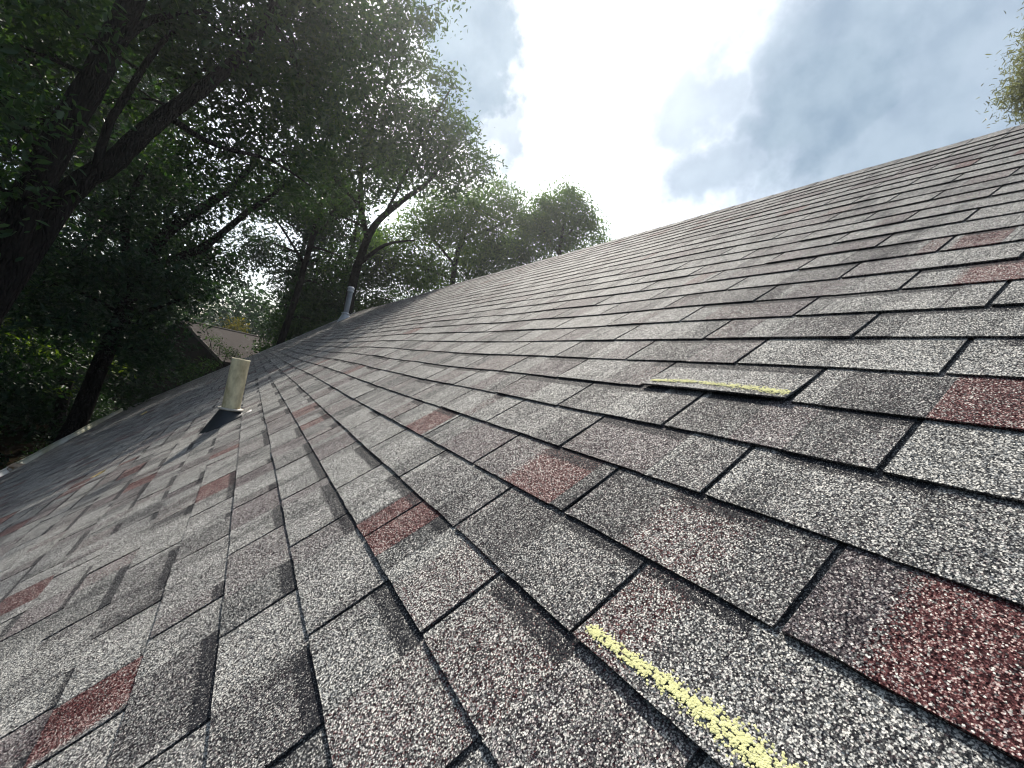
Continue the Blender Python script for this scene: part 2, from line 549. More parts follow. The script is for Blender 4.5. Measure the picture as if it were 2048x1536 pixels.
Rm = np.array([[R_.x, R_.y, R_.z], [U_.x, U_.y, U_.z], [-B_.x, -B_.y, -B_.z]])


def to_px(v, u, h=0.0):
    """pixel (1024 wide) of a roof point: only used to choose which tabs show largest"""
    p = np.array([CP * v - SP * h, u, SP * v + CP * h]) - np.array(CAM)
    q = Rm @ p
    if q[2] < 0.05:
        return None
    return 512 + q[0] / q[2] * 436.7, 384 - q[1] / q[2] * 436.7


def px_area(k, a, b):
    P = []
    for i in range(5):
        for j in range(3):
            q = to_px(vm(k + j / 2), (a + (b - a) * i / 4) * E)
            if q is None:
                return 0
            P.append(q)
    inside = sum(1 for x, y in P if 0 <= x <= 1024 and 0 <= y <= 768)
    if not inside:
        return 0
    c = [P[0], P[12], P[14], P[2]]
    A = abs(sum(c[i][0] * c[(i + 1) % 4][1] - c[(i + 1) % 4][0] * c[i][1] for i in range(4))) / 2
    return min(A, 60000) * inside / len(P)


tabs = []
for k in range(int(math.floor(EAVE)) + 1, int(RIDGE)):
    s = slots_of(k)
    for i in range(len(s) - 1):
        tabs.append((px_area(k, s[i], s[i + 1]), k, s[i], s[i + 1]))
order = sorted(range(len(tabs)), key=lambda i: -tabs[i][0])
solo = set(order[:300])
field = MB()
for i, (ar, k, a, b) in enumerate(tabs):
    lift = 0.0
    if k == -6 and a < 1.5 < b:
        lift = 0.0035
    if k == -2 and a < 4 < b:
        lift = 0.0065
    V, F, C = tab_mesh(k, a, b, lift)
    if i in solo:
        o0 = np.array(V[0])
        V = [tuple(np.array(q) - o0) for q in V]
        o = link('shingle', mesh('shingle', V, F, False, C), GRAN, roof, tuple(o0))
        if lift:
            o['label'] = 'grey shingle lifted at its lower edge and marked with yellow chalk'
        elif any(kk == k and r0 < b and r1 > a and s_ > 0.7 for kk, r0, r1, s_ in RED):
            o['label'] = 'grey shingle with a brick red patch'
    else:
        field.add(V, F, C)
fo = field.obj('shingle_field', GRAN, roof)
fo['kind'] = 'stuff'

# --- chalk lines drawn on two lifted tabs: crumbs of chalk caught on the granules
CHALK = plain('yellow_chalk', (0.90, 0.88, 0.44), 0.9, noise=0.15, scale=300)


def chalk(path, width, n, label, seed, lift):
    r = random.Random(seed)
    mb = MB()
    P = catmull(path, 12)
    for _ in range(n):
        t = r.random() * (len(P) - 1)
        i = int(t)
        q = P[i] * (1 - (t - i)) + P[i + 1] * (t - i)
        f = t / (len(P) - 1)
        wd = width * (0.55 + 0.6 * f)
        k = q[1] + r.gauss(0, wd * 0.55)
        u = q[0] + r.gauss(0, 0.008)
        if abs(k - q[1]) > wd * 0.6 and r.random() < 0.55:
            continue
        cell = math.sin(math.floor(u * E / 0.0027) * 12.9898 + math.floor(k * E / 0.0024) * 78.233) * 43758.5453
        if cell - math.floor(cell) < 0.38:
            continue
        g = max(0.0, 1 - (k - q[2]) / 1.07)
        h = H(u * E, vm(k)) + 0.0062 * g + 0.0008 + lift * g ** 2.2 + r.uniform(-0.0003, 0.0004)
        rad = r.uniform(0.0005, 0.0013)
        m = 5
        a0 = r.random() * 6.28
        tx, ty = r.uniform(-0.5, 0.5), r.uniform(-0.5, 0.5)
        vv = []
        for j in range(m):
            aa = a0 + 2 * math.pi * j / m
            rr = rad * r.uniform(0.7, 1.3)
            x, y = rr * math.cos(aa), rr * math.sin(aa) * 1.2
            vv.append((vm(k) + x, u * E + y, h + 0.4 * (x * tx + y * ty)))
        vv.append((vm(k), u * E, h + rad * 0.2))
        mb.add(vv, [(j, (j + 1) % m, m) for j in range(m)])
    o = mb.obj('chalk_mark', CHALK, roof)
    o['label'] = label
    return o


chalk([(2.62, -5.87, -6), (2.25, -5.865, -6), (1.91, -5.83, -6), (1.63, -5.81, -6), (1.39, -5.81, -6), (1.15, -5.82, -6), (0.8, -5.83, -6)], 0.08, 9000, 'long yellow chalk line on the nearest lifted shingle', 5, 0.0035)
chalk([(5.22, -1.86, -2), (4.9, -1.82, -2), (4.55, -1.79, -2), (3.85, -1.81, -2), (3.32, -1.84, -2), (2.98, -1.87, -2)], 0.07, 6500, 'short yellow chalk line on the lifted shingle upslope', 6, 0.0065)

# --- ridge caps ---------------------------------------------------------------
crng = random.Random(4)
u = U0
ci = 0
while u < U1 - 0.5:
    L = 1.10
    mb = MB()
    V, C = [], []
    top = 0.007
    dk = crng.choice([0, 0, 0.1, 0.3, 0.5])
    mv = crng.choice([0, 0.3, 0.6])
    rd = crng.choice([0, 0, 0, 0, 0.1, 0.25])
    for uu, hh in ((u + L * 1.35, 0.004), (u, top)):
        hy = H(uu * E, vm(RIDGE))
        for s_, dd in ((-1, 0.125), (-1, 0.03), (0, 0.0), (1, 0.03), (1, 0.125)):
            if s_ <= 0:
                V.append((vm(RIDGE) - dd, uu * E, hy + hh + (0.003 if dd == 0 else 0)))
            else:   # far slope, folded over the ridge
                c2, s2 = math.cos(2 * PITCH), math.sin(2 * PITCH)
                V.append((vm(RIDGE) + dd * c2 + hh * s2, uu * E, hy - dd * s2 + hh * c2))
            C.append((rd, dk, mv, 1))
    for i in range(5):
        x, y, z = V[5 + i]
        V.append((x - (0.0 if i < 3 else 0.004), y + 0.001, z - 0.006))
        C.append((0, 0.8, 0.2, 1))
    x, y, z = V[0]
    b0 = len(V)
    V += [(x, y, z - 0.004), (V[5][0], V[5][1], V[5][2] - 0.006)]
    C += [(0, 0.8, 0.2, 1)] * 2
    F = [(i, i + 1, 6 + i, 5 + i) for i in range(4)] + [(5 + i, 6 + i, 11 + i, 10 + i) for i in range(4)] + [(0, 5, b0 + 1, b0)]
    o0 = np.array(V[7])
    V = [tuple(np.array(q) - o0) for q in V]
    link('ridge_cap', mesh('ridge_cap', V, F, False, C), GRAN, roof, tuple(o0))
    u += L
    ci += 1

# --- eave, gutter, rake, walls, the other slope ---------------------------------
WHITE = plain('white_gutter', (0.80, 0.81, 0.80), 0.35, c2=(0.66, 0.66, 0.62), scale=2.2, stretch=(1, 0.6, 1))
STAIN = plain('stained_gutter', (0.76, 0.77, 0.72), 0.45, c2=(0.40, 0.40, 0.28), scale=2.6, stretch=(1, 0.5, 1))
RUST = plain('gutter_rust', (0.20, 0.12, 0.06), 0.7, c2=(0.42, 0.40, 0.36), scale=30)
TRIM = plain('brown_trim', (0.07, 0.05, 0.042), 0.7, noise=0.4, scale=8)
SIDING = plain('wood_siding', (0.14, 0.10, 0.075), 0.8, noise=0.35, scale=5, stretch=(1, 1, 0.2))
RAKE_METAL = plain('rake_metal', (0.45, 0.45, 0.46), 0.45, noise=0.5, scale=6)
HB = Vector((0, 6, GZ))


def roofw(v, u, h):
    """roof coordinates (m) to house-local"""
    return (CP * v - SP * h, u - 6, SP * v + CP * h - GZ)


ex, _, ez = roofw(vm(EAVE), 0, 0)


def gutter(u0, u1, mat, label, dz=0.0):
    """K-style trough hung on the eave"""
    prof = [(0.012, 0.0), (0.012, -0.115), (-0.075, -0.115), (-0.095, -0.06), (-0.128, -0.025), (-0.128, 0.006), (-0.113, 0.010), (-0.113, 0.0), (-0.122, -0.003), (-0.122, -0.022), (-0.090, -0.057), (-0.072, -0.109), (0.006, -0.109), (0.006, 0.0)]
    mb = MB()
    nseg = max(2, int((u1 - u0) / 6))
    V = []
    for i in range(nseg + 1):
        uu = (u0 + (u1 - u0) * i / nseg) * E
        sag = 0.012 * math.sin(uu * 1.1) + 0.006 * math.sin(uu * 3.0) + dz
        for x, z in prof:
            V.append((ex - 0.012 + x + 0.006 * math.sin(uu * 1.7), uu - 6, ez - 0.030 + z + sag))
    m = len(prof)
    F = [(i * m + j, i * m + (j + 1) % m, (i + 1) * m + (j + 1) % m, (i + 1) * m + j) for i in range(nseg) for j in range(m)]
    F += [tuple(range(m))[::-1], tuple(nseg * m + j for j in range(m))]
    mb.add(V, F)
    o = mb.obj('gutter', mat, house)
    o['label'] = label
    return o


gutter(-40, 72.2, WHITE, 'clean white length of gutter')
gutter(73.6, 124.8, STAIN, 'algae stained far length of white gutter', 0.006)
mb = MB()
mb.box((ex - 0.146, 72.0 * E - 6, ez - 0.155), (ex - 0.004, 73.8 * E - 6, ez - 0.019))
mb.obj('gutter_joint', RUST, house)
mb = MB()
mb.box((ex + 0.004, U0 * E - 6, ez - 0.20), (ex + 0.030, U1 * E - 6, ez - 0.012))
mb.obj('fascia', TRIM, house)
# drip edge and barge board along the far rake
for nm, h0, h1, o0, o1, mat in (('rake_edge', -0.05, 0.018, -0.035, 0.004, RAKE_METAL), ('barge_board', -0.24, -0.055, 0.006, 0.035, TRIM)):
    mb = MB()
    nseg = 24
    V = []
    for i in range(nseg + 1):
        v = vm(EAVE) + (vm(RIDGE) - vm(EAVE)) * i / nseg
        hh = H(U1 * E, v)
        for du_, h in ((o0, h0), (o1, h0), (o1, h1), (o0, h1)):
            V.append(roofw(v, U1 * E + du_, h + hh))
    F = [(i * 4 + j, i * 4 + (j + 1) % 4, i * 4 + 4 + (j + 1) % 4, i * 4 + 4 + j) for i in range(nseg) for j in range(4)] + [(3, 2, 1, 0), (nseg * 4, nseg * 4 + 1, nseg * 4 + 2, nseg * 4 + 3)]
    mb.add(V, F)
    mb.obj(nm, mat, house)
# other slope (thick slab), walls
rx, _, rz = roofw(vm(RIDGE), 0, 0)
mb = MB()
Lb = (RIDGE - EAVE) * E
ox, oz = rx + Lb * CP, rz - Lb * SP
mb.add([(rx + 0.01, U0 * E - 6, rz - 0.012), (rx + 0.01, U1 * E - 6, rz - 0.012), (ox, U1 * E - 6, oz), (ox, U0 * E - 6, oz),
        (rx + 0.01, U0 * E - 6, rz - 0.14), (rx + 0.01, U1 * E - 6, rz - 0.14), (ox, U1 * E - 6, oz - 0.12), (ox, U0 * E - 6, oz - 0.12)],
       [(3, 2, 1, 0), (4, 5, 6, 7), (0, 1, 5, 4), (1, 2, 6, 5), (2, 3, 7, 6), (3, 0, 4, 7)])
mb.c = [(0, 0.2, 0.3, 1)] * 8
mb.obj('rear_roof_slope', GRAN, house)
mb = MB()
wx0, wx1, wy0, wy1 = ex + 0.35, ox - 0.35, U0 * E - 6 + 0.3, U1 * E - 6 - 0.3
zt = ez + (wx0 - ex) * math.tan(PITCH) - 0.15
pr = [(wx0, 0.0), (wx1, 0.0), (wx1, zt), ((wx0 + wx1) / 2, rz - GZ * 0 - 0.2), (wx0, zt)]
pk = zt + (wx1 - wx0) / 2 * math.tan(PITCH)
pr[3] = ((wx0 + wx1) / 2, pk)
V = [(x, wy0, z) for x, z in pr] + [(x, wy1, z) for x, z in pr]
mb.add(V, [(0, 1, 2, 3, 4), (9, 8, 7, 6, 5)] + [(i, (i + 1) % 5 + 0, (i + 1) % 5 + 5, i + 5)[::-1] for i in range(5)])
mb.obj('wall', SIDING, house)

# --- vent pipes ---------------------------------------------------------------
PVC = plain('aged_pvc', (0.84, 0.75, 0.50), 0.55, c2=(0.42, 0.35, 0.20), scale=17, stretch=(1, 1, 0.5), bump=0.1)
RUBBER = plain('black_boot_metal', (0.018, 0.02, 0.024), 0.42, noise=0.4, scale=20)
RIM = plain('pale_boot_rim', (0.55, 0.50, 0.42), 0.5, noise=0.35, scale=30)
GALV = plain('grey_vent_metal', (0.30, 0.31, 0.33), 0.5, 0.35, noise=0.3, scale=10)
GALV_L = plain('pale_vent_metal', (0.62, 0.63, 0.66), 0.4, 0.25, noise=0.2, scale=14)


def rot_ring(r, z, n=28, cx=0, cy=0):
    return [(cx + r * math.cos(2 * math.pi * i / n), cy + r * math.sin(2 * math.pi * i / n), z) for i in range(n)]


def lathe(mb, prof, n=28):
    V = [q for r, z in prof for q in rot_ring(r, z, n)]
    F = [(i * n + j, i * n + (j + 1) % n, (i + 1) * n + (j + 1) % n, (i + 1) * n + j) for i in range(len(prof) - 1) for j in range(n)]
    return mb.add(V, F)


def boot(mb, rb, rt, zt, rim, ox_=0.0):
    """sleeve rising from the tilted roof plane to a level collar"""
    n = 28
    tp = math.tan(PITCH)
    lo, mid, hi = [], [], []
    for i in range(n):
        a = 2 * math.pi * i / n
        x, y = rb * math.cos(a), rb * math.sin(a)
        lo.append((x + ox_, y, (x + ox_) * tp + 0.004))
        x2, y2 = rt * 1.06 * math.cos(a), rt * 1.06 * math.sin(a)
        mid.append((x2, y2, zt - 0.02))
        hi.append((rt * math.cos(a), rt * math.sin(a), zt))
    return mb.add(lo + mid + hi, [(r * n + j, r * n + (j + 1) % n, (r + 1) * n + (j + 1) % n, (r + 1) * n + j) for r in range(2) for j in range(n)])


def vent(name, u, k, builder, label):
    x, y, z = roofw(vm(k), u * E, H(u * E, vm(k)))
    o = bpy.data.objects.new(name, None)
    col.objects.link(o)
    o.parent = house
    o.location = (x, y, z)
    o['label'] = label
    builder(o)
    return o


def flange(mb, a, b, t=0.006):
    """metal sheet lying on the slope"""
    V = []
    for h in (0.0015, t):
        for v, u in ((-a, -b), (a, -b), (a, b), (-a, b)):
            V.append((CP * v - SP * h, u, SP * v + CP * h))
    mb.add(V, [(0, 3, 2, 1), (4, 5, 6, 7), (0, 1, 5, 4), (1, 2, 6, 5), (2, 3, 7, 6), (3, 0, 4, 7)])


def near_vent(o):
    mb = MB()
    lathe(mb, [(0.052, -0.05), (0.052, 0.400), (0.0535, 0.404), (0.0520, 0.408), (0.045, 0.408), (0.045, 0.02)], 40)
    mb.obj('pipe', PVC, o, True)
    mb = MB()
    boot(mb, 0.118, 0.060, 0.080, 0, -0.022)
    flange(mb, 0.150, 0.125, 0.005)
    mb.obj('boot', RUBBER, o, True)
    mb = MB()
    lathe(mb, [(0.0535, 0.072), (0.071, 0.074), (0.073, 0.079), (0.071, 0.084), (0.0535, 0.087)], 32)
    mb.obj('collar', RIM, o, True)


def far_vent(o):
    mb = MB()
    lathe(mb, [(0.075, -0.06), (0.075, 0.86)], 24)
    mb.obj('pipe', GALV, o, True)
    mb = MB()
    boot(mb, 0.17, 0.098, 0.15, 0, -0.03)
    mb.obj('boot', GALV_L, o, True)
    mb = MB()
    lathe(mb, [(0.076, 0.165), (0.125, 0.15), (0.127, 0.165), (0.076, 0.20)], 24)
    mb.obj('storm_collar', GALV_L, o, True)
    mb = MB()
    lathe(mb, [(0.076, 0.84), (0.098, 0.845), (0.098, 0.875), (0.080, 0.88), (0.080, 0.915), (0.100, 0.92), (0.102, 0.96), (0.06, 0.995), (0.0, 1.0)], 24)
    mb.obj('cap', GALV_L, o, True)


vent('vent_pipe', 26.3, -9.72, near_vent, 'short yellowed plastic vent pipe in a black boot')
vent('vent_pipe', 110.0, 13.0, far_vent, 'tall grey metal vent pipe with a banded cap near the far roof end')

# --- fallen leaves on the roof (things of their own) -----------------------------
FALLEN = plain('fallen_leaf_yellow', (0.50, 0.38, 0.18), 0.6, noise=0.35, scale=40)


def fallen(u, k, s, a, label):
    h = H(u * E, vm(k)) + 0.007
    ca, sa = math.cos(a), math.sin(a)
    pts = [(-1, 0, 0), (-.55, .38, .2), (0, .52, .35), (.5, .34, .3), (1, 0, .45), (.5, -.36, .1), (0, -.5, 0.05), (-.55, -.36, .1), (0, 0, 0.02), (-1.5, 0.05, .25)]
    V = []
    for x, y, z in pts:
        X, Y, Z = x * s, y * s, z * s * 0.8
        v, uu, hh = vm(k) + X * ca - Y * sa, u * E + X * sa + Y * ca, h + Z
        q = roofw(v, uu, hh)
        V.append((q[0], q[1] + 6, q[2] + GZ))
    o0 = np.array(V[8])
    V = [tuple(np.array(q) - o0) for q in V]
    F = [(8, i, (i + 1) % 8) for i in range(8)] + [(0, 9, 1)]
    o = link('fallen_leaf', mesh('fallen_leaf', V, F), FALLEN, None, tuple(o0))
    tag(o, label, 'leaf')


fallen(28.4, -15.7, 0.036, 0.5, 'dry yellow leaf lying on the roof beside a red patch, lower left')
fallen(69.0, -21.2, 0.07, 1.2, 'small pale leaf lying on the shaded roof near the far gutter end')

# ------------------------------------------------------------------ neighbour shed
SHED_ROOF = plain('brown_shed_roof', (0.040, 0.030, 0.026), 0.85, noise=0.35, scale=14, bump=0.3)
SHED_WALL = plain('dark_shed_wall', (0.035, 0.022, 0.020), 0.85, noise=0.4, scale=6)
SHED_TRIM = plain('pale_shed_trim', (0.15, 0.125, 0.105), 0.7, noise=0.3, scale=9)
shed = empty('shed', (-3.0, 30.0, GZ), 'small brown roofed outbuilding half hidden by trees beyond the far end of the roof', 'shed')
rdir = np.array([0.76, 0.65, 0.0])
ddir = np.array([0.65, -0.76, 0.0])
apex = np.array([-3.55, 29.86, 0.78]) - np.array([-3.0, 30.0, GZ])
RL, SLen, SD = 6.0, 3.5, 1.72


def sp(r, d, z):
    return tuple(apex + rdir * r + ddir * d + np.array([0, 0, z]))


for sgn, nm in ((1, 'roof_slope'), (-1, 'roof_slope')):
    mb = MB()
    V = []
    for dz in (0.0, -0.09):
        V += [sp(0, 0, dz), sp(RL, 0, dz), sp(RL, sgn * SLen, dz - SD), sp(0, sgn * SLen, dz - SD)]
    mb.add(V, [(0, 3, 2, 1) if sgn < 0 else (0, 1, 2, 3), (4, 5, 6, 7), (0, 1, 5, 4), (1, 2, 6, 5), (2, 3, 7, 6), (3, 0, 4, 7)])
    mb.obj(nm, SHED_ROOF, shed)
mb = MB()
pf = [(-SLen + 0.4, -5.55), (SLen - 0.4, -5.55), (SLen - 0.4, -SD + 0.1), (0, -0.1), (-SLen + 0.4, -SD + 0.1)]
V = [sp(0.35, d, z) for d, z in pf] + [sp(RL - 0.35, d, z) for d, z in pf]
mb.add(V, [(4, 3, 2, 1, 0), (5, 6, 7, 8, 9)] + [(i, (i + 1) % 5, (i + 1) % 5 + 5, i + 5) for i in range(5)])
mb.obj('wall', SHED_WALL, shed)
for sgn in (1, -1):
    mb = MB()
    V = []
    for r_ in (-0.03, -0.002):
        V += [sp(r_, 0, 0.02), sp(r_, sgn * SLen, -SD + 0.02), sp(r_, sgn * SLen, -SD - 0.16), sp(r_, 0, -0.16)]
    mb.add(V, [(0, 1, 2, 3), (7, 6, 5, 4), (0, 4, 5, 1), (1, 5, 6, 2), (2, 6, 7, 3), (3, 7, 4, 0)])
    mb.obj('barge_board', SHED_TRIM, shed)
mb = MB()
mb.tube([sp(-0.02, 0, 0.015), sp(RL, 0, 0.015)], [0.05, 0.05], 8)
mb.obj('ridge_strip', SHED_TRIM, shed)

# ------------------------------------------------------------------ trees
LEAFQ = np.array([[-1.0, 0, 0], [-0.35, -0.42, 0.16], [0.35, -0.36, 0.12], [1.0, 0, -0.08], [0.35, 0.36, 0.12], [-0.35, 0.42, 0.16]])


def leaf_points(clumps, size, dens=1.0, shell=0.42, spray=22):
    """leaf centres in sprays through each clump; also a tone per leaf"""
    P, T = [], []
    for x, y, z, r in clumps:
        n = int(max(30, 30.0 * r * r / (size * size) * dens))
        ns = max(4, n // spray)
        d = rng.normal(size=(ns, 3))
        d /= np.linalg.norm(d, axis=1)[:, None]
        rad = r * np.power(rng.random(ns), shell)
        c = d * rad[:, None] * np.array([1.0, 1.0, 0.85])
        # lobed outline
        c *= (1 + 0.22 * np.sin(d[:, 0:1] * 5 + x) * np.cos(d[:, 2:3] * 6 + y))
        ids = rng.integers(0, ns, n)
        sp_ = size * 1.9
        off = rng.normal(size=(n, 3)) * np.array([sp_, sp_, sp_ * 0.55])
        pts = c[ids] + off + np.array([x, y, z])
        tone = rng.random(ns)[ids] * 0.5 + rng.random(n) * 0.4 + 0.1 * rng.random()
        P.append(pts)
        T.append(tone)
    return np.concatenate(P), np.concatenate(T)


def leaf_mesh(name, P, T, size, origin=(0, 0, 0), droop=0.0, slim=1.0):
    n = len(P)
    nrm = rng.normal(size=(n, 3)) * 0.75 + np.array([0, 0, 0.75])
    nrm /= np.linalg.norm(nrm, axis=1)[:, None]
    a = rng.normal(size=(n, 3)) + np.array([0, 0, -droop])
    a -= nrm * (a * nrm).sum(1)[:, None]
    a /= np.linalg.norm(a, axis=1)[:, None]
    b = np.cross(nrm, a)
    s = size * rng.uniform(0.4, 1.3, n)
    q = LEAFQ * np.array([0.5, 0.5 * slim, 0.5])
    V = P[:, None, :] + s[:, None, None] * (q[None, :, 0:1] * a[:, None, :] * 1.15 + q[None, :, 1:2] * b[:, None, :] + q[None, :, 2:3] * nrm[:, None, :])
    V = V.reshape(-1, 3) - np.array(origin)
    me = bpy.data.meshes.new(name)
    me.vertices.add(n * 6)
    me.vertices.foreach_set('co', V.astype(np.float32).ravel())
    idx = (np.arange(n)[:, None] * 6 + np.array([[0, 1, 2, 3, 0, 3, 4, 5]])).ravel()
    me.loops.add(n * 8)
    me.loops.foreach_set('vertex_index', idx.astype(np.int32))
    me.polygons.add(n * 2)
    me.polygons.foreach_set('loop_start', (np.arange(n * 2) * 4).astype(np.int32))
    c = np.zeros((n, 6, 4), np.float32)
    c[:, :, 0] = T[:, None]
    c[:, :, 3] = 1
    at = me.color_attributes.new('tone', 'FLOAT_COLOR', 'POINT')
    at.data.foreach_set('color', c.ravel())
    me.update(calc_edges=True)
    me.validate()
    return me


def branch_pts(a, b, sag=0.1, n=5):
    a, b = np.array(a), np.array(b)
    L = np.linalg.norm(b - a)
    m = (a + b) / 2 + rng.normal(size=3) * L * 0.1 + np.array([0, 0, sag * L])
    return [(1 - t) ** 2 * a + 2 * t * (1 - t) * m + t * t * b for t in np.linspace(0, 1, n)]


def tree(name, spec, label, cat, leafmat, bark, size, dens=1.0, group=None, droop=0.0, slim=1.0, root=True, twigs=5):
    tr = [np.array(q[:3]) for q in spec['trunk']]
    rad = [q[3] for q in spec['trunk']]
    base = tr[0].copy()
    if root and base[2] > GZ:      # carry the trunk down to the ground
        dirn = tr[0] - tr[1]
        dirn = dirn / np.linalg.norm(dirn)
        low = tr[0] + np.array([dirn[0] * 0.3, dirn[1] * 0.3, 0]) * 1.0
        low[2] = GZ - 0.1
        tr = [low, (low + tr[0]) / 2 + np.array([0, 0, 0.2])] + tr
        rad = [rad[0] * 1.5, rad[0] * 1.12] + rad
        base = low.copy()
    base[2] = GZ
    o = empty(name, tuple(base), label, cat, group)
    mb = MB()
    P = catmull(np.column_stack([np.array(tr), rad]), 5)
    P = [np.concatenate([q[:3] - base, q[3:]]) for q in P]
    mb.tube([q[:3] for q in P], [max(0.012, q[3]) for q in P], 14, True, 0.10)
    mb.obj('trunk', bark, o, True)
    nodes = [(q[:3] + base, max(0.02, q[3])) for q in P]
    for l in spec['limbs']:
        Q = catmull(np.array(l), 4)
        mb = MB()
        mb.tube([q[:3] - base for q in Q], [max(0.008, q[3]) for q in Q], 9, True, 0.12)
        mb.obj('limb', bark, o, True)
        nodes += [(q[:3], max(0.015, q[3])) for q in Q]
    NP = np.array([q[0] for q in nodes])
    mb = MB()
    for x, y, z, r in spec['clumps']:
        c = np.array([x, y, z])
        d = np.linalg.norm(NP - c, axis=1) + np.maximum(0, NP[:, 2] - z) * 0.7
        i = int(np.argmin(d))
        r0 = min(nodes[i][1] * 0.6, 0.02 + 0.03 * r)
        bp = branch_pts(NP[i], c, 0.08)
        mb.tube([q - base for q in bp], list(np.linspace(r0, r0 * 0.4, 5)), 6, True)
        for _ in range(twigs):
            dd = rng.normal(size=3)
            dd /= np.linalg.norm(dd)
            st = bp[rng.integers(2, 5)]
            tp = branch_pts(st, c + dd * r * 0.85, 0.1, 4)
            mb.tube([q - base for q in tp], list(np.linspace(r0 * 0.4, 0.005, 4)), 4, True)
    mb.obj('branches', bark, o, True)['kind'] = 'stuff'
    pts, tone = leaf_points(spec['clumps'], size, dens)
    link('crown', leaf_mesh('crown', pts, tone, size, base, droop, slim), leafmat, o)
    return o


